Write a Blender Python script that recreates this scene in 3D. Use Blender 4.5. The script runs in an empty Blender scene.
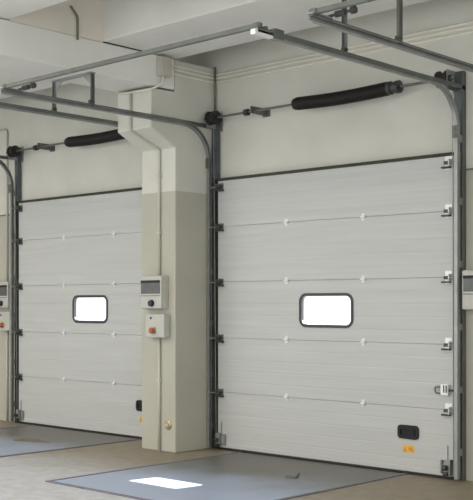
import bpy, bmesh, math, random
from mathutils import Vector, Matrix
random.seed(4)
S = bpy.context.scene
COL = S.collection
PI = math.pi

# ------------------------------------------------------------------ camera
cam_d = bpy.data.cameras.new('camera')
cam = bpy.data.objects.new('camera', cam_d)
COL.objects.link(cam)
cam.location = (0.0, -8.162, 1.552)
cam.rotation_euler = (math.radians(90), 0, math.radians(43.06))
cam_d.sensor_fit = 'HORIZONTAL'
cam_d.sensor_width = 36.0
cam_d.lens = 1054.58 * 36.0 / 473.0
cam_d.shift_y = 54.0 / 473.0
cam_d.clip_start = 0.05
S.camera = cam

# ------------------------------------------------------------------ world, sun, unseen fill lights, exposure
w = bpy.data.worlds.new('sky')
S.world = w
w.use_nodes = True
bg = w.node_tree.nodes['Background']
bg.inputs['Color'].default_value = (0.975, 0.985, 0.955, 1)
bg.inputs['Strength'].default_value = 1.5

sun_d = bpy.data.lights.new('sun', 'SUN')
sun_d.energy = 22.0
sun_d.angle = math.radians(0.6)
sun_d.color = (1.0, 0.96, 0.9)
sun = bpy.data.objects.new('sun', sun_d)
COL.objects.link(sun)
sun.location = (-6, 10, 9)
sun.rotation_euler = Vector((-0.30, -1.88, -1.49)).to_track_quat('-Z', 'Y').to_euler()

def fill_light(x, y, power, color=(1.0, 0.955, 0.86)):  # unseen area light without a fixture, added to brighten the hall
    d = bpy.data.lights.new('fill_light', 'AREA')
    d.shape = 'RECTANGLE'
    d.size = 2.4
    d.size_y = 0.35
    d.energy = power
    d.color = color
    o = bpy.data.objects.new('fill_light', d)
    COL.objects.link(o)
    o.location = (x, y, 4.0)
for x in (-13.4, -9.9, -6.3, -2.7):
    for y in (-4.6, -8.0):
        fill_light(x, y, 58 if x < -8 else 32)

S.view_settings.view_transform = 'Standard'
S.view_settings.look = 'None'
S.view_settings.exposure = 0.28
S.view_settings.gamma = 1.0
S.view_settings.use_curve_mapping = False

# ------------------------------------------------------------------ materials
def new_mat(name):
    m = bpy.data.materials.new(name)
    m.use_nodes = True
    return m, m.node_tree.nodes, m.node_tree.links, m.node_tree.nodes['Principled BSDF']

def plain(name, col, rough=0.6, metal=0.0, var=0.06, scale=12.0, spec=0.5, bump=0.0):
    m, n, l, b = new_mat(name)
    b.inputs['Roughness'].default_value = rough
    b.inputs['Metallic'].default_value = metal
    b.inputs['Specular IOR Level'].default_value = spec
    tc = n.new('ShaderNodeTexCoord')
    no = n.new('ShaderNodeTexNoise')
    no.inputs['Scale'].default_value = scale
    no.inputs['Detail'].default_value = 5
    l.new(tc.outputs['Object'], no.inputs['Vector'])
    r = n.new('ShaderNodeValToRGB')
    r.color_ramp.elements[0].position = 0.3
    r.color_ramp.elements[1].position = 0.7
    r.color_ramp.elements[0].color = tuple(c * (1 - var) for c in col) + (1,)
    r.color_ramp.elements[1].color = tuple(min(1, c * (1 + var)) for c in col) + (1,)
    l.new(no.outputs['Fac'], r.inputs['Fac'])
    l.new(r.outputs['Color'], b.inputs['Base Color'])
    if bump:
        bp = n.new('ShaderNodeBump')
        bp.inputs['Strength'].default_value = bump
        bp.inputs['Distance'].default_value = 0.01
        l.new(no.outputs['Fac'], bp.inputs['Height'])
        l.new(bp.outputs['Normal'], b.inputs['Normal'])
    return m

def two_tone(name, upper, lower, z, edge=0.004):
    """painted masonry: one paint above height z, another below it"""
    m, n, l, b = new_mat(name)
    b.inputs['Roughness'].default_value = 0.7
    b.inputs['Specular IOR Level'].default_value = 0.25
    g = n.new('ShaderNodeNewGeometry')
    sp = n.new('ShaderNodeSeparateXYZ')
    l.new(g.outputs['Position'], sp.inputs[0])
    mr = n.new('ShaderNodeMapRange')
    mr.inputs['From Min'].default_value = z - edge
    mr.inputs['From Max'].default_value = z + edge
    l.new(sp.outputs['Z'], mr.inputs['Value'])
    no = n.new('ShaderNodeTexNoise')
    no.inputs['Scale'].default_value = 1.7
    no.inputs['Detail'].default_value = 7
    l.new(g.outputs['Position'], no.inputs['Vector'])
    mx = n.new('ShaderNodeMix'); mx.data_type = 'RGBA'
    l.new(mr.outputs['Result'], mx.inputs['Factor'])
    mx.inputs['A'].default_value = lower + (1,)
    mx.inputs['B'].default_value = upper + (1,)
    mv = n.new('ShaderNodeMapRange')
    mv.inputs['From Min'].default_value = 0.3
    mv.inputs['From Max'].default_value = 0.7
    mv.inputs['To Min'].default_value = 0.93
    mv.inputs['To Max'].default_value = 1.03
    l.new(no.outputs['Fac'], mv.inputs['Value'])
    vm = n.new('ShaderNodeVectorMath'); vm.operation = 'SCALE'
    l.new(mx.outputs['Result'], vm.inputs[0])
    l.new(mv.outputs['Result'], vm.inputs['Scale'])
    l.new(vm.outputs['Vector'], b.inputs['Base Color'])
    n2 = n.new('ShaderNodeTexNoise')
    n2.inputs['Scale'].default_value = 60
    l.new(g.outputs['Position'], n2.inputs['Vector'])
    bp = n.new('ShaderNodeBump')
    bp.inputs['Strength'].default_value = 0.12
    bp.inputs['Distance'].default_value = 0.01
    l.new(n2.outputs['Fac'], bp.inputs['Height'])
    l.new(bp.outputs['Normal'], b.inputs['Normal'])
    return m

def concrete_floor():
    m, n, l, b = new_mat('concrete_floor')
    g = n.new('ShaderNodeNewGeometry')
    sp = n.new('ShaderNodeSeparateXYZ')
    l.new(g.outputs['Position'], sp.inputs[0])
    big = n.new('ShaderNodeTexNoise'); big.inputs['Scale'].default_value = 0.9; big.inputs['Detail'].default_value = 6
    fine = n.new('ShaderNodeTexNoise'); fine.inputs['Scale'].default_value = 9; fine.inputs['Detail'].default_value = 8
    l.new(g.outputs['Position'], big.inputs['Vector']); l.new(g.outputs['Position'], fine.inputs['Vector'])
    # brown dirt trodden in along the doors, cool daylight painted blue-grey further out
    ad = n.new('ShaderNodeMath'); ad.operation = 'MULTIPLY_ADD'
    l.new(big.outputs['Fac'], ad.inputs[0]); ad.inputs[1].default_value = 1.4
    l.new(sp.outputs['Y'], ad.inputs[2])
    mr = n.new('ShaderNodeMapRange'); mr.interpolation_type = 'SMOOTHSTEP'
    mr.inputs['From Min'].default_value = -1.75
    mr.inputs['From Max'].default_value = -0.35
    l.new(ad.outputs[0], mr.inputs['Value'])
    mx = n.new('ShaderNodeMix'); mx.data_type = 'RGBA'
    l.new(mr.outputs['Result'], mx.inputs['Factor'])
    mx.inputs['A'].default_value = (0.52, 0.53, 0.565, 1)
    mx.inputs['B'].default_value = (0.28, 0.235, 0.175, 1)
    mv = n.new('ShaderNodeMapRange')
    mv.inputs['From Min'].default_value = 0.25; mv.inputs['From Max'].default_value = 0.75
    mv.inputs['To Min'].default_value = 0.82; mv.inputs['To Max'].default_value = 1.12
    l.new(fine.outputs['Fac'], mv.inputs['Value'])
    vm = n.new('ShaderNodeVectorMath'); vm.operation = 'SCALE'
    l.new(mx.outputs['Result'], vm.inputs[0]); l.new(mv.outputs['Result'], vm.inputs['Scale'])
    l.new(vm.outputs['Vector'], b.inputs['Base Color'])
    b.inputs['Roughness'].default_value = 0.5
    b.inputs['Specular IOR Level'].default_value = 0.4
    return m

def plate_mat():
    m, n, l, b = new_mat('plate_steel')
    g = n.new('ShaderNodeNewGeometry')
    sp = n.new('ShaderNodeSeparateXYZ')
    l.new(g.outputs['Position'], sp.inputs[0])
    big = n.new('ShaderNodeTexNoise'); big.inputs['Scale'].default_value = 1.3; big.inputs['Detail'].default_value = 7
    l.new(g.outputs['Position'], big.inputs['Vector'])
    # dark grey near the sill, bluish reflected daylight painted in towards the room
    ad = n.new('ShaderNodeMath'); ad.operation = 'MULTIPLY_ADD'
    l.new(big.outputs['Fac'], ad.inputs[0]); ad.inputs[1].default_value = 1.3
    l.new(sp.outputs['Y'], ad.inputs[2])
    mr = n.new('ShaderNodeMapRange'); mr.interpolation_type = 'SMOOTHSTEP'
    mr.inputs['From Min'].default_value = -1.3
    mr.inputs['From Max'].default_value = -0.05
    l.new(ad.outputs[0], mr.inputs['Value'])
    mx = n.new('ShaderNodeMix'); mx.data_type = 'RGBA'
    l.new(mr.outputs['Result'], mx.inputs['Factor'])
    mx.inputs['A'].default_value = (0.37, 0.44, 0.60, 1)
    mx.inputs['B'].default_value = (0.15, 0.145, 0.13, 1)
    l.new(mx.outputs['Result'], b.inputs['Base Color'])
    b.inputs['Roughness'].default_value = 0.42
    return m

def glass_mat():
    m, n, l, b = new_mat('window_acrylic')
    out = n['Material Output']
    tr = n.new('ShaderNodeBsdfTransparent'); tr.inputs['Color'].default_value = (0.95, 0.97, 1, 1)
    gl = n.new('ShaderNodeBsdfGlossy'); gl.inputs['Roughness'].default_value = 0.05
    mx = n.new('ShaderNodeMixShader')
    mx.inputs[0].default_value = 0.04; l.new(tr.outputs[0], mx.inputs[1]); l.new(gl.outputs[0], mx.inputs[2])
    l.new(mx.outputs[0], out.inputs['Surface'])
    return m

def panel_mat():
    m, n, l, b = new_mat('door_panel_enamel')
    tc = n.new('ShaderNodeTexCoord')
    mp = n.new('ShaderNodeMapping'); mp.inputs['Scale'].default_value = (0.5, 1, 14)
    l.new(tc.outputs['Object'], mp.inputs['Vector'])
    no = n.new('ShaderNodeTexNoise'); no.inputs['Scale'].default_value = 1.5; no.inputs['Detail'].default_value = 5
    l.new(mp.outputs['Vector'], no.inputs['Vector'])
    r = n.new('ShaderNodeValToRGB')
    r.color_ramp.elements[0].position = 0.3; r.color_ramp.elements[0].color = (0.475, 0.485, 0.475, 1)
    r.color_ramp.elements[1].position = 0.7; r.color_ramp.elements[1].color = (0.525, 0.535, 0.525, 1)
    l.new(no.outputs['Fac'], r.inputs['Fac']); l.new(r.outputs['Color'], b.inputs['Base Color'])
    b.inputs['Roughness'].default_value = 0.45
    bp = n.new('ShaderNodeBump'); bp.inputs['Strength'].default_value = 0.15; bp.inputs['Distance'].default_value = 0.01
    l.new(no.outputs['Fac'], bp.inputs['Height']); l.new(bp.outputs['Normal'], b.inputs['Normal'])
    return m

PAINT = two_tone('wall_paint', (0.62, 0.615, 0.56), (0.45, 0.44, 0.375), 2.73)
BEAM = plain('beam_paint', (0.78, 0.775, 0.74), 0.75, var=0.05, scale=1.5, spec=0.2)
BEAM_W = plain('beam_warm_paint', (0.74, 0.70, 0.62), 0.75, var=0.05, scale=1.5, spec=0.2)
FLOOR = concrete_floor()
PLATE = plate_mat()
EDGE = plain('plate_edge_steel', (0.17, 0.165, 0.20), 0.5, var=0.15)
PANEL = panel_mat()
GLASS = glass_mat()
GALV = plain('galvanised_steel', (0.32, 0.33, 0.325), 0.42, 0.6, var=0.12, scale=8)
GALV_D = plain('dull_galvanised_steel', (0.15, 0.16, 0.15), 0.5, 0.45, var=0.12, scale=8)
BRIGHT = plain('bright_zinc', (0.80, 0.81, 0.82), 0.4, 0.25, var=0.05, scale=20)
DARKST = plain('dark_steel', (0.06, 0.062, 0.06), 0.45, 0.5, var=0.2)
SLATE = plain('slate_grey_steel', (0.10, 0.115, 0.12), 0.5, 0.3, var=0.15)
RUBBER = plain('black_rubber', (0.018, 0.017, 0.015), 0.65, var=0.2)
OLIVE_RUBBER = plain('dark_olive_rubber', (0.035, 0.035, 0.022), 0.7, var=0.2)
SPRING = plain('oiled_spring_steel', (0.006, 0.0055, 0.005), 0.6, 0.0, var=0.2)
FRAME = plain('dark_frame_plastic', (0.045, 0.045, 0.055), 0.5, var=0.1)
BLACKP = plain('black_plastic', (0.004, 0.004, 0.007), 0.6, var=0.1)
YELLOW = plain('yellow_sticker', (0.78, 0.42, 0.05), 0.5, var=0.05)
ORANGE = plain('orange_print', (0.60, 0.27, 0.04), 0.5, var=0.05)
BOXP = plain('box_plastic', (0.47, 0.46, 0.40), 0.5, var=0.03)
BOXT = plain('box_cover', (0.47, 0.47, 0.43), 0.45, var=0.03)
DISP = plain('display_glass', (0.10, 0.105, 0.10), 0.25, var=0.1)
REDK = plain('red_button', (0.36, 0.09, 0.035), 0.4, var=0.05)
BLUEK = plain('navy_knob', (0.012, 0.014, 0.035), 0.4, var=0.05)
CONDUIT = plain('cream_conduit', (0.50, 0.49, 0.42), 0.5, var=0.04)
CABLE = plain('pale_cable', (0.76, 0.73, 0.64), 0.5, var=0.04)
OLIVE = plain('olive_pipe', (0.17, 0.165, 0.11), 0.5, 0.2, var=0.1)
BRASS = plain('aged_brass', (0.45, 0.36, 0.20), 0.35, 0.7, var=0.1)
GROUND = plain('pale_yard_concrete', (0.6, 0.6, 0.58), 0.8, var=0.05, scale=1)

# ------------------------------------------------------------------ mesh helpers (world coordinates)
def bm_new():
    return bmesh.new()

def box(bm, x0, x1, y0, y1, z0, z1, bev=0.0):
    t = bmesh.new()
    bmesh.ops.create_cube(t, size=1.0)
    sx, sy, sz = abs(x1 - x0), abs(y1 - y0), abs(z1 - z0)
    for v in t.verts:
        v.co = Vector(((x0 + x1) / 2 + v.co.x * sx, (y0 + y1) / 2 + v.co.y * sy, (z0 + z1) / 2 + v.co.z * sz))
    if bev > 0:
        bmesh.ops.bevel(t, geom=t.edges[:], offset=min(bev, 0.45 * min(sx, sy, sz)), segments=2, affect='EDGES', profile=0.6)
    merge(bm, t)

def merge(bm, t):
    vm = {v: bm.verts.new(v.co) for v in t.verts}
    for f in t.faces:
        try:
            bm.faces.new([vm[v] for v in f.verts])
        except ValueError:
            pass
    t.free()

def frame_along(pts):
    """parallel-transport frames for a polyline"""
    T = []
    for i in range(len(pts)):
        a = pts[max(i - 1, 0)]; b = pts[min(i + 1, len(pts) - 1)]
        T.append((b - a).normalized())
    up = Vector((1, 0, 0)) if abs(T[0].x) < 0.9 else Vector((0, 0, 1))
    N = (up - T[0] * up.dot(T[0])).normalized()
    out = []
    for i, t in enumerate(T):
        if i:
            N = (N - t * N.dot(t)).normalized()
        out.append((t, N, t.cross(N)))
    return out

def tube(bm, pts, r, n=10, caps=True):
    pts = [Vector(p) for p in pts]
    fr = frame_along(pts)
    rings = []
    for p, (t, a, b) in zip(pts, fr):
        rings.append([bm.verts.new(p + (a * math.cos(2 * PI * k / n) + b * math.sin(2 * PI * k / n)) * r) for k in range(n)])
    for i in range(len(rings) - 1):
        for k in range(n):
            bm.faces.new((rings[i][k], rings[i][(k + 1) % n], rings[i + 1][(k + 1) % n], rings[i + 1][k]))
    if caps:
        bm.faces.new(rings[0][::-1]); bm.faces.new(rings[-1])

def rounded(pts, rad, seg=6):
    """polyline with rounded corners"""
    pts = [Vector(p) for p in pts]
    out = [pts[0]]
    for i in range(1, len(pts) - 1):
        p = pts[i]; a = (pts[i - 1] - p); b = (pts[i + 1] - p)
        r = min(rad, a.length * 0.45, b.length * 0.45)
        p0 = p + a.normalized() * r; p1 = p + b.normalized() * r
        for k in range(seg + 1):
            s = k / seg
            out.append(p0 * (1 - s) ** 2 + p * 2 * s * (1 - s) + p1 * s ** 2)
    out.append(pts[-1])
    return out

def cyl(bm, p0, p1, r, n=20):
    tube(bm, [p0, p1], r, n)

def lathe(bm, c, axis, prof, n=24):
    """prof: list of (distance along axis, radius)"""
    c = Vector(c); axis = Vector(axis).normalized()
    ref = Vector((0, 0, 1)) if abs(axis.z) < 0.9 else Vector((1, 0, 0))
    a = (ref - axis * ref.dot(axis)).normalized(); b = axis.cross(a)
    rings = []
    for d, r in prof:
        rings.append([bm.verts.new(c + axis * d + (a * math.cos(2 * PI * k / n) + b * math.sin(2 * PI * k / n)) * max(r, 1e-4)) for k in range(n)])
    for i in range(len(rings) - 1):
        for k in range(n):
            bm.faces.new((rings[i][k], rings[i][(k + 1) % n], rings[i + 1][(k + 1) % n], rings[i + 1][k]))
    bm.faces.new(rings[0][::-1]); bm.faces.new(rings[-1])

def prism_x(bm, prof, x0, x1):
    """extrude a closed (y, z) outline along x"""
    A = [bm.verts.new((x0, y, z)) for y, z in prof]
    B = [bm.verts.new((x1, y, z)) for y, z in prof]
    n = len(prof)
    for i in range(n):
        bm.faces.new((A[i], A[(i + 1) % n], B[(i + 1) % n], B[i]))
    bm.faces.new(A[::-1]); bm.faces.new(B)

def prism_y(bm, prof, y0, y1):
    """extrude a closed (x, z) outline along y"""
    A = [bm.verts.new((x, y0, z)) for x, z in prof]
    B = [bm.verts.new((x, y1, z)) for x, z in prof]
    n = len(prof)
    for i in range(n):
        bm.faces.new((A[i], A[(i + 1) % n], B[(i + 1) % n], B[i]))
    bm.faces.new(A[::-1]); bm.faces.new(B)

def rrect(cx, cz, w_, h_, r, seg=8):
    out = []
    for sx, sz, a0 in ((1, 1, 0), (-1, 1, PI / 2), (-1, -1, PI), (1, -1, 1.5 * PI)):
        for k in range(seg + 1):
            a = a0 + PI / 2 * k / seg
            out.append((cx + sx * (w_ / 2 - r) + r * math.cos(a), cz + sz * (h_ / 2 - r) + r * math.sin(a)))
    return out

def ring_y(bm, outer, inner, y0, y1):
    n = len(outer)
    vs = [[bm.verts.new((x, y, z)) for x, z in o] for o, y in ((outer, y0), (inner, y0), (inner, y1), (outer, y1))]
    for j in range(4):
        P, Q = vs[j], vs[(j + 1) % 4]
        for i in range(n):
            bm.faces.new((P[i], P[(i + 1) % n], Q[(i + 1) % n], Q[i]))

def sweep_c(bm, pts, prof, closed=True):
    """sweep an outline of (x offset, normal offset) along a path that lies in a plane of constant x"""
    pts = [Vector(p) for p in pts]
    rings = []
    for i, p in enumerate(pts):
        a = pts[max(i - 1, 0)]; b = pts[min(i + 1, len(pts) - 1)]
        t = (b - a).normalized()
        nrm = Vector((0, -t.z, t.y))          # away from the wall on the way up, then downwards
        nrm = Vector((0, -abs(t.z), -abs(t.y)))
        rings.append([bm.verts.new(p + Vector((u, 0, 0)) + nrm * v) for u, v in prof])
    n = len(prof)
    for i in range(len(rings) - 1):
        for k in range(n):
            bm.faces.new((rings[i][k], rings[i][(k + 1) % n], rings[i + 1][(k + 1) % n], rings[i + 1][k]))
    bm.faces.new(rings[0][::-1]); bm.faces.new(rings[-1])

def world_loc(o):
    v = Vector((0, 0, 0))
    while o is not None:
        v += o.location
        o = o.parent
    return v

def obj(name, bm, m, parent=None, smooth=False, kind=None, label=None, cat=None, group=None, bev=0.0):
    bmesh.ops.recalc_face_normals(bm, faces=bm.faces[:])
    off = world_loc(parent) if parent else Vector((0, 0, 0))
    if not parent:                       # the object's own origin at its base
        xs = [v.co.x for v in bm.verts]; ys = [v.co.y for v in bm.verts]; zs = [v.co.z for v in bm.verts]
        off = Vector(((min(xs) + max(xs)) / 2, (min(ys) + max(ys)) / 2, min(zs)))
    for v in bm.verts:
        v.co -= off
    me = bpy.data.meshes.new(name)
    bm.to_mesh(me); bm.free()
    me.materials.append(m)
    if smooth:
        for p in me.polygons:
            p.use_smooth = True
    o = bpy.data.objects.new(name, me)
    COL.objects.link(o)
    if parent:
        o.parent = parent
    else:
        o.location = off
    if bev:
        md = o.modifiers.new('bevel', 'BEVEL'); md.width = bev; md.segments = 2; md.limit_method = 'ANGLE'
    tag(o, label, cat, group, kind)
    return o

def tag(o, label=None, cat=None, group=None, kind=None):
    for k, v in (('label', label), ('category', cat), ('group', group), ('kind', kind)):
        if v:
            o[k] = v
    return o

def thing(name, loc, label, cat, group=None, kind=None):
    o = bpy.data.objects.new(name, None)
    o.empty_display_size = 0.1
    COL.objects.link(o)
    o.location = loc
    return tag(o, label, cat, group, kind)

def copy_tree(o, dx, label=None, parent=None):
    c = o.copy()
    COL.objects.link(c)
    if parent is not None:
        c.parent = parent
    else:
        c.location.x += dx
        if label:
            c['label'] = label
    for ch in list(o.children):
        copy_tree(ch, 0, None, c)
    return c

PERIOD = 3.61

# ------------------------------------------------------------------ structure
b = bm_new(); box(b, -19, 7, -10.6, 0.35, -0.25, 0)
obj('floor', b, FLOOR, kind='structure', label='worn concrete floor, brown near the doors and grey towards the front', cat='floor')

OPEN = [(-11.38, -8.72), (-7.77, -5.11)]
b = bm_new()
xs = [-19, OPEN[0][0], OPEN[0][1], OPEN[1][0], OPEN[1][1], 7]
for i in (0, 2, 4):
    box(b, xs[i], xs[i + 1], 0, 0.3, 0, 2.8)
for i in (1, 3):
    pass
box(b, -19, 7, 0, 0.3, 2.8, 4.75)
obj('wall_back', b, PAINT, kind='structure', label='cream wall with two door openings and darker beige paint on its lower part', cat='wall')
for nm, x0, x1 in (('wall_left', -19.3, -19.0),):
    b = bm_new(); box(b, x0, x1, -10.6, 0.3, 0, 4.75)
    obj(nm, b, PAINT, kind='structure', label='cream side wall on the %s of the hall' % nm[5:], cat='wall')

b = bm_new(); box(b, -19, 7, -10.6, 0.3, 4.75, 5.0)
obj('ceiling', b, BEAM_W, kind='structure', label='pale concrete ceiling slab above the beams', cat='ceiling')

# pillar with its corbel
PX0, PX1, PY = -8.47, -7.945, -0.59
b = bm_new()
prof = [(0, 0), (0, 4.09), (PY, 4.09), (PY, 3.755), (-0.93, 3.755), (-0.93, 3.35), (PY, 3.18), (PY, 0)]
prism_x(b, prof, PX0, PX1)
obj('pillar', b, PAINT, kind='structure', label='cream concrete pillar with a sloping corbel between the two doors', cat='pillar', bev=0.012)

# girder resting on the corbel, running towards the camera side
b = bm_new(); box(b, PX0, PX1, -10.6, PY - 0.012, 3.775, 4.095)
obj('girder_beam', b, BEAM, kind='structure', label='grey concrete beam resting on the corbel of the pillar', cat='beam', bev=0.01)
b = bm_new(); box(b, PX0, PX1, -2.64, -1.56, 4.095, 4.75)
obj('infill_beam', b, BEAM_W, kind='structure', label='warm-toned upstand above the corbel beam with a thin pipe on it', cat='beam')
b = bm_new(); box(b, PX1 - 0.3, PX1 + 0.003, -1.55, -0.94, 4.094, 4.108)
obj('trim_3', b, OLIVE_RUBBER, kind='structure', label='dark bearing strip between the corbel beam and the ceiling beam', cat='trim')
# beams that run along the wall, on top of the girder
for y0, y1, lab in ((-1.56, -0.56, 'wide grey ceiling beam running along just in front of the door wall'),
                    (-3.7, -2.64, 'second grey ceiling beam, the one at the top left corner')):
    b = bm_new(); box(b, -19, 7, y0, y1, 4.105, 4.75)
    obj('ceiling_beam', b, BEAM, kind='structure', label=lab, cat='beam', bev=0.01)
b = bm_new(); box(b, -19, 7, -6.6, -5.6, 4.105, 4.75)
obj('ceiling_beam', b, BEAM, kind='structure', label='ceiling beam behind the viewpoint, parallel to the door wall', cat='beam')

# edge line at the top of the lower paint, on the wall beside the outer tracks
for i, (x0, x1) in enumerate(((-4.855, 7.0), (-19.0, -11.56))):
    b = bm_new(); box(b, x0, x1, -0.012, 0.0, 2.725, 2.742)
    obj('trim_%d' % (i + 1), b, OLIVE, kind='structure', label='thin dark line at the top of the lower wall paint, %s' % ('right of the right door' if i == 0 else 'left of the left door'), cat='trim')

# yard outside the windows
b = bm_new(); box(b, -60, 40, 0.36, 80, -0.3, -0.02)
obj('exterior_ground', b, GROUND, kind='structure', label='sunlit pale yard outside the door windows', cat='ground')

# ------------------------------------------------------------------ floor plates in front of the doors
def floor_plate(x0, x1, y0, y1, lab):
    t = thing('floor_plate', ((x0 + x1) / 2, (y0 + y1) / 2, 0.0), lab, 'floor plate', 'plates set in the floor before the doors')
    b = bm_new(); box(b, x0 + 0.035, x1 - 0.035, y0 + 0.035, y1 - 0.02, 0.0, 0.006)
    obj('plate', b, PLATE, t)
    b = bm_new()
    box(b, x0, x0 + 0.035, y0, y1, 0, 0.010); box(b, x1 - 0.035, x1, y0, y1, 0, 0.010)
    box(b, x0 + 0.035, x1 - 0.035, y0, y0 + 0.035, 0, 0.010)
    obj('edge_frame', b, EDGE, t)
    return t
fp = floor_plate(-7.50, -5.42, -2.58, -0.09, 'dark floor plate before the right door, with a bright sun patch on it')
copy_tree(fp, -PERIOD, 'dark floor plate before the left door, with a brown oil stain')
b = bm_new()
st = []
for k in range(28):
    a = 2 * PI * k / 28
    r = 1 + 0.22 * math.sin(3 * a + 1) + 0.12 * math.sin(5 * a)
    st.append((-9.86 + 0.25 * r * math.cos(a), -1.02 + 0.12 * r * math.sin(a)))
A = [b.verts.new((x, y, 0.0062)) for x, y in st]; B = [b.verts.new((x, y, 0.0075)) for x, y in st]
b.faces.new(B)
b.faces.new(A[::-1])
for i in range(28):
    b.faces.new((A[i], A[(i + 1) % 28], B[(i + 1) % 28], B[i]))
obj('oil_stain', b, plain('oil_stain', (0.16, 0.135, 0.085), 0.5, var=0.3, scale=6), label='brown oil stain on the floor plate before the left door', cat='stain', kind='stuff')
b = bm_new(); box(b, -6.11, -6.00, -0.99, -0.93, 0.006, 0.02, 0.006); cyl(b, (-6.0, -0.96, 0.013), (-5.97, -0.96, 0.05), 0.01, 8)
obj('lifting_lug', b, GALV_D, label='small metal lug lying on the right floor plate near the door', cat='lug')

# ------------------------------------------------------------------ sectional doors
DX0, DX1, DYF, DYB = -7.835, -4.950, -0.065, -0.012
SEAMS = [0.03, 0.614, 1.193, 1.787, 2.374, 2.868]

def panel_prof(z0, z1, a, c):
    """outline (y, z) of the slice a..c of a panel spanning z0..z1, with shallow ribs"""
    pts = []
    e = 0.004
    if a <= z0 + 1e-6: pts += [(DYF + 0.008, z0), (DYF, z0 + e)]
    else: pts.append((DYF, a))
    n = 5
    for k in range(1, n):
        zc = z0 + (z1 - z0) * k / n
        if a + 0.012 < zc < c - 0.012:
            pts += [(DYF, zc - 0.008), (DYF + 0.0012, zc - 0.002), (DYF + 0.0012, zc + 0.002), (DYF, zc + 0.008)]
    if c >= z1 - 1e-6: pts += [(DYF, z1 - e), (DYF + 0.008, z1), (DYB, z1)]
    else: pts += [(DYF, c), (DYB, c)]
    pts.append((DYB, z0 if a <= z0 + 1e-6 else a))
    return pts

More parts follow.
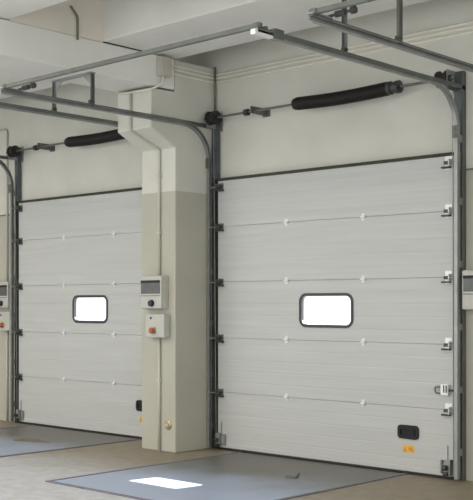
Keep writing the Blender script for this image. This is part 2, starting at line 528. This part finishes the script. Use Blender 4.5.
WX, WZ = -6.375, 1.49
def make_door(lab):
    t = thing('door_2', ((DX0 + DX1) / 2, (DYF + DYB) / 2, 0.0), lab, 'door', kind='structure')
    for i in range(5):
        z0, z1 = SEAMS[i], SEAMS[i + 1]
        b = bm_new()
        if i == 2:
            hx, hz = 0.305, 0.14
            prism_x(b, panel_prof(z0, z1, z0, z1), DX0, WX - hx)
            prism_x(b, panel_prof(z0, z1, z0, z1), WX + hx, DX1)
            prism_x(b, panel_prof(z0, z1, z0, WZ - hz), WX - hx, WX + hx)
            prism_x(b, panel_prof(z0, z1, WZ + hz, z1), WX - hx, WX + hx)
            p = obj('panel', b, PANEL, t)
        else:
            prism_x(b, panel_prof(z0, z1, z0, z1), DX0, DX1)
            p = obj('panel', b, PANEL, t)
    # window
    b = bm_new()
    ring_y(b, rrect(WX, WZ, 0.665, 0.337, 0.085), rrect(WX, WZ, 0.615, 0.287, 0.06), DYF - 0.010, DYF + 0.004)
    ring_y(b, rrect(WX, WZ, 0.617, 0.289, 0.06), rrect(WX, WZ, 0.607, 0.279, 0.058), DYF - 0.006, DYF + 0.03)
    wf = obj('window_frame', b, FRAME, t)
    b = bm_new(); prism_y(b, rrect(WX, WZ, 0.608, 0.28, 0.058), DYF + 0.018, DYF + 0.026)
    obj('window_pane', b, GLASS, wf)
    # middle hinges, seam by seam
    for z in SEAMS[1:5]:
        for x in (-6.875, -5.925):
            b = bm_new()
            box(b, x - 0.018, x + 0.018, DYF - 0.006, DYF, z - 0.034, z + 0.034, 0.004)
            cyl(b, (x - 0.025, DYF - 0.012, z), (x + 0.025, DYF - 0.012, z), 0.012, 10)
            box(b, x - 0.008, x + 0.008, DYF - 0.014, DYF - 0.005, z - 0.03, z + 0.03)
            obj('hinge', b, BRIGHT, t)
    # roller hinges at both edges
    for z in SEAMS[1:5] + [2.80]:
        for s, xe in ((1, DX0), (-1, DX1)):
            b = bm_new()
            xa = xe + s * 0.012
            box(b, xa, xa + s * 0.07, DYF - 0.005, DYF, z - (0.06 if s < 0 else 0.035), z + (0.06 if s < 0 else 0.035), 0.003)
            box(b, xa, xa + s * 0.006, DYF - 0.06, DYF, z - 0.035, z + 0.03)
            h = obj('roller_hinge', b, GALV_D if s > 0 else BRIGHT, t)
            b = bm_new()
            box(b, xa + s * 0.002, xa + s * 0.085, DYF - 0.05, DYF - 0.008, z - 0.05, z - 0.034, 0.003)
            box(b, xa + s * 0.002, xa + s * 0.055, DYF - 0.055, DYF - 0.012, z - 0.018, z + 0.012, 0.003)
            obj('roller_carrier', b, DARKST, h)
            b = bm_new()
            cyl(b, (xa + s * 0.05, DYF - 0.045, z - 0.005), (xe - s * 0.09, DYF - 0.045, z - 0.005), 0.006, 8)
            lathe(b, (xe - s * 0.062, DYF - 0.045, z - 0.005), (s, 0, 0), [(-0.01, 0.010), (-0.01, 0.021), (0.01, 0.021), (0.01, 0.010)], 16)
            obj('roller', b, GALV, h)
    # corner fittings for the lifting cable
    for s, xe in ((1, DX0), (-1, DX1)):
        b = bm_new()
        x0 = xe + s * 0.004
        box(b, x0, x0 + s * 0.11, DYF - 0.006, DYF, 0.05, 0.075, 0.002)
        box(b, x0, x0 + s * 0.11, DYF - 0.006, DYF, 0.15, 0.17, 0.002)
        box(b, x0 + s * 0.10, x0 + s * 0.115, DYF - 0.03, DYF, 0.05, 0.17, 0.002)
        box(b, x0, x0 + s * 0.05, DYF - 0.05, DYF, 0.04, 0.18, 0.004)
        box(b, x0 + s * 0.048, x0 + s * 0.054, DYF - 0.01, DYF, 0.17, 0.30)
        bb = obj('corner_fitting', b, GALV, t)
        b = bm_new()
        cyl(b, (x0 + s * 0.02, DYF - 0.075, 0.11), (x0 + s * 0.055, DYF - 0.075, 0.11), 0.024, 14)
        cyl(b, (x0 + s * 0.02, DYF - 0.06, 0.055), (x0 + s * 0.06, DYF - 0.06, 0.055), 0.018, 12)
        obj('cable_pin', b, DARKST, bb)
        b = bm_new(); tube(b, [(xe - s * 0.012, DYF - 0.018, 0.11), (xe - s * 0.02, DYF - 0.05, 3.50)], 0.003, 6)
        obj('lifting_cable', b, GALV, bb)
    # bottom rail and seal
    b = bm_new(); box(b, DX0, DX1, DYF - 0.004, DYF + 0.004, 0.028, 0.072, 0.003)
    obj('bottom_rail', b, PANEL, t)
    b = bm_new(); box(b, DX0 + 0.01, DX1 - 0.01, DYF - 0.002, DYB + 0.005, 0.0, 0.03, 0.006)
    obj('bottom_seal', b, RUBBER, t)
    b = bm_new(); box(b, DX0 + 0.005, DX1 + 0.005, DYF - 0.022, -0.001, 2.862, 2.890, 0.005)
    obj('top_seal', b, OLIVE_RUBBER, t)
    # recessed grab handle
    hx, hz = -5.418, 0.385
    b = bm_new()
    ring_y(b, rrect(hx, hz, 0.225, 0.125, 0.035), rrect(hx, hz, 0.165, 0.065, 0.022), DYF - 0.016, DYF)
    prism_y(b, rrect(hx, hz, 0.17, 0.07, 0.022), DYF - 0.004, DYF - 0.001)
    h = obj('handle', b, BLACKP, t)
    b = bm_new(); box(b, hx - 0.07, hx + 0.06, DYF - 0.013, DYF - 0.004, hz + 0.012, hz + 0.03, 0.003)
    box(b, hx + 0.05, hx + 0.065, DYF - 0.013, DYF - 0.004, hz - 0.025, hz + 0.03, 0.003)
    obj('grip', b, BLACKP, h)
    b = bm_new(); box(b, hx - 0.062, hx + 0.062, DYF - 0.002, DYF, 0.197, 0.262)
    s = obj('sticker', b, YELLOW, t)
    b = bm_new(); prism_y(b, [(hx - 0.058, 0.205), (hx - 0.018, 0.205), (hx - 0.038, 0.25)], DYF - 0.0035, DYF - 0.002)
    prism_y(b, [(hx - 0.005, 0.225), (hx + 0.05, 0.205), (hx + 0.045, 0.24), (hx + 0.012, 0.25)], DYF - 0.0035, DYF - 0.002)
    obj('sticker_print', b, ORANGE, s)
    return t

def make_latch():
    # sliding side bolt
    z = 0.79
    b = bm_new()
    tube(b, rounded([(-5.000, DYF - 0.03, z + 0.028), (-5.120, DYF - 0.03, z + 0.028), (-5.120, DYF - 0.03, z - 0.03), (-5.000, DYF - 0.03, z - 0.03)], 0.03), 0.008, 8)
    l_ = obj('latch', b, GALV_D, D2)
    b = bm_new(); box(b, -5.055, -4.980, DYF - 0.045, DYF, z - 0.045, z + 0.05, 0.004)
    obj('latch_plate', b, BRIGHT, l_)
    b = bm_new(); box(b, -5.025, -5.015, DYF - 0.05, DYF - 0.04, z - 0.02, z + 0.045); box(b, -5.000, -4.988, DYF - 0.05, DYF - 0.04, z - 0.02, z + 0.045)
    cyl(b, (-5.010, DYF - 0.025, z), (-4.900, DYF - 0.025, z), 0.009, 10)
    obj('latch_bolt', b, DARKST, l_)

D2 = make_door('white sectional door on the right, whole width in view with a lit window')
D1 = copy_tree(D2, -PERIOD, 'white sectional door on the left, partly hidden by the pillar')
D1.name = 'door_1'
make_latch()

# ------------------------------------------------------------------ tracks
def door_track(x, s, lab, full=True):
    """s = +1: the door lies to the right of this track"""
    yc, zt, R, yend = -0.112, 3.44, 0.38, -2.74
    t = thing('door_track', (x, 0, 0), lab, 'door track', 'galvanised door tracks')
    # angle bolted to the wall
    b = bm_new()
    xo = x - s * 0.022
    box(b, xo, xo + s * 0.045, -0.007, -0.001, 0.0, 3.60)
    box(b, xo, xo + s * 0.005, -0.055, -0.001, 0.0, 3.60)
    obj('wall_angle', b, GALV_D, t)
    for z in [0.25 + 0.55 * k for k in range(6)]:
        b = bm_new()
        box(b, xo + s * 0.004, xo + s * 0.018, -0.10, -0.05, z - 0.03, z + 0.03)
        obj('track_clip', b, GALV, t)
    b = bm_new(); box(b, x + s * 0.024, x + s * 0.070, -0.045, -0.025, 0.0, zt - 0.56)  # added black strip, stands in for shade between track and door edge
    obj('shade_strip', b, RUBBER, t)
    # wide upper post that carries the shaft
    b = bm_new()
    box(b, x - s * 0.0165, x + s * 0.062, -0.060, -0.054, zt - 0.55, zt + 0.155)
    box(b, x - s * 0.0165, x - s * 0.0115, -0.055, -0.012, zt - 0.55, zt + 0.155)
    box(b, x + s * 0.057, x + s * 0.062, -0.055, -0.010, zt - 0.55, zt + 0.155)
    obj('upper_post', b, SLATE, t)
    # C-channel, open towards the door
    h, d, th = 0.022, 0.034, 0.004
    C_ = [(-s * d / 2, -h), (s * d / 2, -h), (s * d / 2, -h + th * 2), (s * (d / 2 - th), -h + th), (-s * (d / 2 - th), -h + th),
          (-s * (d / 2 - th), h - th), (s * (d / 2 - th), h - th), (s * d / 2, h - th * 2), (s * d / 2, h), (-s * d / 2, h)]
    b = bm_new(); sweep_c(b, [(x, yc, 0.02), (x, yc, zt - R)], C_)
    obj('vertical_channel', b, GALV, t)
    b = bm_new()
    pts = []
    for k in range(15):
        a = PI / 2 * k / 14
        pts.append((x, yc - R + R * math.cos(a), zt - R + R * math.sin(a)))
    sweep_c(b, pts, C_)
    obj('curved_channel', b, GALV, t)
    b = bm_new(); sweep_c(b, [(x, yc - R, zt), (x, yend, zt)], C_)
    obj('horizontal_channel', b, GALV, t)
    # stiffening angle that runs back to the wall angle
    b = bm_new()
    box(b, x - s * (d / 2 + 0.005), x - s * d / 2, yend, -0.01, zt - 0.006, zt + 0.030)
    box(b, x - s * d / 2, x + s * 0.016, yend, -0.01, zt + 0.026, zt + 0.030)
    obj('stiffening_angle', b, GALV_D, t)
    # joint plate at the foot of the curve and foot plate
    b = bm_new(); box(b, x - 0.03, x + 0.03, yc - 0.034, yc - 0.028, zt - R - 0.06, zt - R + 0.05, 0.003)
    for dz in (-0.03, 0.02):
        cyl(b, (x, yc - 0.034, zt - R + dz), (x, yc - 0.042, zt - R + dz), 0.012, 6)
    obj('joint_plate', b, GALV_D, t)
    # fittings at the open end
    if s > 0:
        b = bm_new()
        box(b, x - 0.03, x + 0.03, yend - 0.01, yend + 0.20, zt + 0.026, zt + 0.038, 0.003)
        e = obj('buffer_bracket', b, GALV, t)
        b = bm_new()
        tube(b, [(x, yend + 0.18, zt + 0.045), (x + 0.21, yend + 0.18, zt + 0.05)], 0.010, 8)
        lathe(b, (x + 0.21, yend + 0.18, zt + 0.05), (1, 0, 0), [(-0.012, 0.012), (-0.01, 0.026), (0.022, 0.026), (0.03, 0.012)], 12)
        lathe(b, (x + 0.11, yend + 0.18, zt + 0.047), (1, 0, 0), [(-0.045, 0.014), (-0.04, 0.022), (0.04, 0.022), (0.045, 0.014)], 12)
        obj('buffer', b, DARKST, e)
    else:
        b = bm_new()
        box(b, x - 0.022, x + 0.022, yend - 0.03, yend + 0.16, zt - 0.026, zt + 0.012, 0.003)
        e = obj('end_sleeve', b, BRIGHT, t)
        b = bm_new()
        box(b, x - 0.035, x + 0.03, yend + 0.17, yend + 0.27, zt - 0.02, zt + 0.05, 0.004)
        obj('end_clamp', b, GALV_D, t)
        for dy in (0.02, 0.10):
            b = bm_new()
            cyl(b, (x, yend + dy, zt + 0.01), (x, yend + dy, zt + 0.05), 0.018, 8)
            obj('bolt', b, GALV_D, t)
    return t

XL, XR = -7.92, -4.885
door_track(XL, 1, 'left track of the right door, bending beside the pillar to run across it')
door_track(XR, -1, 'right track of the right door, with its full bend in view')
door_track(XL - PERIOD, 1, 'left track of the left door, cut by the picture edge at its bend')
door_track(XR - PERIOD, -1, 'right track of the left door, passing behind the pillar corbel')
XN = -4.395
door_track(XN, 1, 'track of a third door, only its overhead run in view at top right', False)

def spreader(x0, x1, lab):
    b = bm_new()
    y, z = -2.71, 3.485
    prof = [(y - 0.016, z - 0.016), (y + 0.016, z - 0.016), (y + 0.016, z - 0.011), (y - 0.011, z - 0.011), (y - 0.011, z + 0.016), (y - 0.016, z + 0.016)]
    prism_x(b, prof, x0, x1)
    for x in (x0 + 0.04, x1 - 0.04):
        box(b, x - 0.025, x + 0.025, y - 0.025, y + 0.025, z - 0.02, z + 0.02, 0.004)
    obj('spreader_bar', b, GALV_D, label=lab, cat='spreader bar', group='bars between the overhead track ends')
spreader(XL - 0.03, XR + 0.03, 'long grey bar joining the overhead ends of the right door tracks')
spreader(XN - 0.03, -1.3, 'grey bar at the top edge leaving the third door track end')

# U-shaped hangers that carry two tracks each
def hanger(xa, xb, top, lab):
    y, zt = -1.72, 3.475
    t = thing('track_hanger', ((xa + xb) / 2, y, top), lab, 'track hanger', 'track hangers')
    b = bm_new()
    box(b, xa - 0.02, xb + 0.02, y - 0.03, y + 0.03, top - 0.014, top)
    obj('cross_bar', b, GALV, t)
    for x, s in ((xa, 1), (xb, -1)):
        b = bm_new()
        box(b, x - 0.018, x + 0.018, y - 0.004, y + 0.004, zt - 0.02, top - 0.014)
        box(b, x - s * 0.018, x - s * 0.013, y - 0.022, y + 0.022, zt - 0.02, top - 0.014)
        l_ = obj('leg', b, GALV_D, t)
        b = bm_new()
        prism_y(b, [(x, top - 0.014), (x + s * 0.13, top - 0.014), (x, top - 0.13)], y - 0.003, y + 0.003)
        obj('gusset', b, GALV, l_)
        b = bm_new(); cyl(b, (x, y - 0.03, zt + 0.015), (x, y + 0.012, zt + 0.015), 0.02, 8)
        obj('bolt', b, DARKST, l_)
    return t
hanger(XR - PERIOD, XL, 3.775, 'short U-shaped bracket under the corbel beam holding two track runs')
hanger(XR, XN, 4.75, 'tall pair of hanger legs at the top right holding two track runs')

# ------------------------------------------------------------------ torsion shafts
def torsion_shaft(lab):
    y, z = -0.16, 3.525
    t = thing('torsion_shaft', (-6.4, y, z), lab, 'torsion spring shaft', 'door spring shafts')
    b = bm_new(); cyl(b, (-7.97, y, z), (-4.88, y, z), 0.0125, 12)
    obj('shaft', b, GALV_D, t, smooth=False)
    # spring: one long coil
    b = bm_new()
    x0, x1, pitch, R = -6.64, -5.57, 0.0155, 0.057
    n = int((x1 - x0) / pitch * 14)
    pts = []
    for i in range(n + 1):
        f = i / n
        a = 2 * PI * i / 14
        sag = -0.014 * math.sin(PI * f)
        pts.append((x0 + (x1 - x0) * f, y + R * math.cos(a), z + sag + R * math.sin(a)))
    tube(b, pts, 0.0082, 6)
    obj('spring', b, SPRING, t, smooth=True)
    b = bm_new(); lathe(b, (-6.70, y, z), (1, 0, 0), [(0, 0.024), (0.01, 0.055), (0.05, 0.064), (0.075, 0.060), (0.09, 0.035)], 20)
    obj('spring_cone', b, SPRING, t)
    b = bm_new(); lathe(b, (-5.60, y, z), (1, 0, 0), [(0, 0.04), (0.02, 0.06), (0.06, 0.062), (0.07, 0.045), (0.11, 0.045), (0.11, 0.058), (0.15, 0.058), (0.16, 0.02)], 20)
    obj('spring_cone', b, DARKST, t)
    # anchor bracket with bearing
    b = bm_new()
    box(b, -7.20, -7.188, -0.19, -0.001, z - 0.035, z + 0.025, 0.003)
    box(b, -7.25, -7.15, -0.010, -0.001, z - 0.045, z + 0.045, 0.002)
    box(b, -7.25, -7.238, -0.20, -0.001, z - 0.025, z + 0.05, 0.003)
    br = obj('bearing_bracket', b, GALV_D, t)
    b = bm_new(); lathe(b, (-7.36, y, z), (1, 0, 0), [(0, 0.02), (0.0, 0.034), (0.05, 0.034), (0.05, 0.02)], 16)
    obj('collar', b, DARKST, br)
    # cable drums and end plates
    for s, xd in ((1, -7.850), (-1, -4.96)):
        b = bm_new()
        lathe(b, (xd, y, z), (s, 0, 0), [(-0.02, 0.03), (-0.02, 0.072), (0.0, 0.072), (0.004, 0.056), (0.06, 0.056), (0.064, 0.074), (0.085, 0.074), (0.087, 0.035), (0.11, 0.035), (0.11, 0.015)], 24)
        obj('cable_drum', b, RUBBER, t)
        b = bm_new()
        xp = xd - s * 0.024
        box(b, xp - 0.004, xp + 0.004, -0.20, -0.001, z - 0.10, z + 0.075, 0.003)
        box(b, xp - s * 0.0, xp + s * 0.05, -0.014, -0.001, z - 0.12, z + 0.08, 0.002)
        ep = obj('end_plate', b, GALV, t)
        b = bm_new(); cyl(b, (xp - 0.014, y, z), (xp + 0.014, y, z), 0.03, 16)
        obj('bearing', b, DARKST, ep)
    return t
ts = torsion_shaft('steel shaft with a long black spring above the right door')
copy_tree(ts, -PERIOD, 'steel shaft with a black spring above the left door, cut off by the corbel')

# ------------------------------------------------------------------ control boxes
def controller(x0, y, lab):
    """upper box; y = the surface it is fixed to"""
    x1, z0, z1, d = x0 + 0.335, 1.50, 1.85, 0.10
    t = thing('door_controller', ((x0 + x1) / 2, y, z0), lab, 'control box', 'door controllers')
    b = bm_new(); box(b, x0, x1, y - 0.07, y, z0, z1, 0.01)
    obj('housing', b, BOXP, t)
    b = bm_new(); box(b, x0 + 0.005, x1 - 0.005, y - d, y - 0.07, z0 + 0.005, z1 - 0.005, 0.012)
    cv = obj('cover', b, BOXT, t)
    b = bm_new(); box(b, x0 + 0.022, x1 - 0.022, y - d - 0.006, y - d + 0.004, z1 - 0.19, z1 - 0.05, 0.004)
    obj('display', b, DISP, cv)
    b = bm_new(); box(b, x0 + 0.022, x1 - 0.022, y - d - 0.011, y - d - 0.005, z1 - 0.075, z1 - 0.05, 0.002)
    obj('display_hood', b, BLACKP, cv)
    b = bm_new(); lathe(b, (x0 + 0.19, y - d, z0 + 0.06), (0, -1, 0), [(0, 0.036), (0.015, 0.036), (0.035, 0.03), (0.038, 0.02)], 18)
    obj('knob', b, BLUEK, cv)
    b = bm_new(); box(b, x0 + 0.02, x1 - 0.02, y - d - 0.003, y - d + 0.004, z0 + 0.135, z0 + 0.141)
    obj('cover_joint', b, FRAME, cv)
    return t

def stop_box(x0, y, lab):
    x1, z0, z1, d = x0 + 0.285, 1.20, 1.447, 0.095
    t = thing('stop_switch', ((x0 + x1) / 2, y, z0), lab, 'switch box', 'stop switches')
    b = bm_new(); box(b, x0, x1, y - d, y, z0, z1, 0.014)
    hs = obj('housing', b, BOXT, t)
    b = bm_new(); lathe(b, (x0 + 0.13, y - d, z0 + 0.075), (0, -1, 0), [(0, 0.04), (0.012, 0.04), (0.014, 0.028), (0.02, 0.028)], 20)
    c = obj('button_base', b, BRASS, t)
    b = bm_new(); lathe(b, (x0 + 0.13, y - d - 0.018, z0 + 0.075), (0, -1, 0), [(0, 0.02), (0.01, 0.031), (0.025, 0.031), (0.033, 0.018)], 20)
    obj('red_button', b, REDK, c)
    b = bm_new(); cyl(b, (x0 + 0.09, y - d, z0 + 0.205), (x0 + 0.09, y - d - 0.008, z0 + 0.205), 0.012, 12)
    obj('indicator', b, FRAME, t)
    return t

controller(-8.385, PY, 'grey control box with a dark display on the front of the pillar')
stop_box(-8.305, PY, 'white box with a red stop button, below the display box on the pillar')
controller(-11.975, 0, 'control box at the left picture edge, beside the left door')
stop_box(-11.895, 0, 'box with a red button at the left picture edge, beside the left door')
controller(-4.85, 0, 'control box at the right picture edge, only a dark corner in view')

# ------------------------------------------------------------------ conduits, cables, pipes
def pipe(name, pts, r, m, lab, cat, rad=0.05, group=None, clips=()):
    b = bm_new(); tube(b, rounded(pts, rad) if rad else pts, r, 10)
    if not clips:
        return obj(name, b, m, smooth=True, label=lab, cat=cat, group=group)
    p0 = Vector(pts[0])
    t = thing(name, tuple(p0), lab, cat, group)
    obj('pipe', b, m, t, smooth=True)
    for c in clips:
        b = bm_new(); x, y, z = c
        box(b, x - r * 1.5, x + r * 1.5, y - r * 1.3, y + r * 1.05, z - 0.012, z + 0.012, 0.003)
        obj('clip', b, m, t)
    return t

cr = 0.016
xc = -8.175
pipe('conduit', [(xc - 0.07, -0.93 - cr, 3.72), (xc - 0.07, -0.93 - cr, 3.345), (xc, PY - cr, 3.175), (xc, PY - cr, 1.85)], cr, CONDUIT,
     'cream conduit bending over the corbel down to the pillar control box', 'conduit', 0.03,
     clips=[(xc, PY - cr, 2.9), (xc, PY - cr, 2.3)])
pipe('conduit', [(xc, PY - cr, 1.20), (xc, PY - cr, 0.0)], cr, CONDUIT,
     'cream conduit from the pillar switch box down to the floor', 'conduit', 0, clips=[(xc, PY - cr, 0.75)])
pipe('conduit', [(-12.1, -cr, 3.87), (-11.78, -cr, 3.87), (-11.78, -cr, 1.85)], cr, CONDUIT,
     'cream conduit down the wall at the left picture edge', 'conduit', 0.06)
pipe('conduit', [(-11.78, -cr, 1.20), (-11.78, -cr, 0.0)], cr, CONDUIT,
     'cream conduit below the red-button box at the left picture edge', 'conduit', 0)

# junction box on the beam end, above the corbel
t = thing('junction_box', (PX1, -0.78, 3.86), 'cream cable junction box on the beam end above the corbel', 'junction box')
b = bm_new(); box(b, PX1, PX1 + 0.06, -0.86, -0.70, 3.88, 4.08, 0.008); obj('housing', b, CONDUIT, t)
b = bm_new(); box(b, PX1 + 0.06, PX1 + 0.075, -0.85, -0.71, 3.89, 4.07, 0.006); obj('cover', b, CONDUIT, t)
pipe('cable', [(PX1 + 0.03, -0.80, 3.88), (PX1 + 0.035, -0.79, 3.83), (PX1 + 0.03, -0.83, 3.79), (PX1 + 0.02, -0.90, 3.75), (PX1 + 0.0, -0.95, 3.73),
               (-8.12, -0.948, 3.735), (-8.42, -0.945, 3.745)], 0.011, CABLE,
     'pale cable looping from the junction box along the corbel front', 'cable', 0.03)
for k, z in enumerate((4.02, 3.98, 3.935)):
    pos = ('topmost', 'middle', 'lowest')[k]
    x = PX1 + 0.012
    pipe('cable', [(x, -0.71, z + 0.0), (x, -0.012, z), (7.0, -0.012, z)], 0.010, CABLE,
         '%s of three pale cables running from the junction box along the wall' % pos, 'cable', 0.03, group='cables above the right door')
pipe('drop_pipe', [(PX1 + 0.03, -0.03, 4.10), (PX1 + 0.03, -0.03, 3.64)], 0.011, OLIVE,
     'thin olive pipe down the corner between the pillar and the right door', 'pipe', 0)
pipe('beam_pipe', [(PX1 + 0.012, -1.88, 4.06), (PX1 + 0.012, -1.88, 4.28), (PX1 + 0.012, -1.96, 4.36), (PX1 + 0.012, -1.96, 4.365)], 0.012, OLIVE,
     'short olive pipe with a bent top on the warm upstand at top left', 'pipe', 0.03)

# round fitting low on the pillar
t = thing('pillar_socket', (-8.05, PY, 0.28), 'small round brass fitting low on the front of the pillar', 'fitting')
b = bm_new(); lathe(b, (-8.05, PY, 0.285), (0, -1, 0), [(0, 0.048), (0.008, 0.048), (0.014, 0.036)], 24); obj('flange', b, BRASS, t)
b = bm_new(); lathe(b, (-8.05, PY - 0.012, 0.285), (0, -1, 0), [(0, 0.022), (0.016, 0.022), (0.02, 0.015)], 20); obj('plug', b, CONDUIT, t)
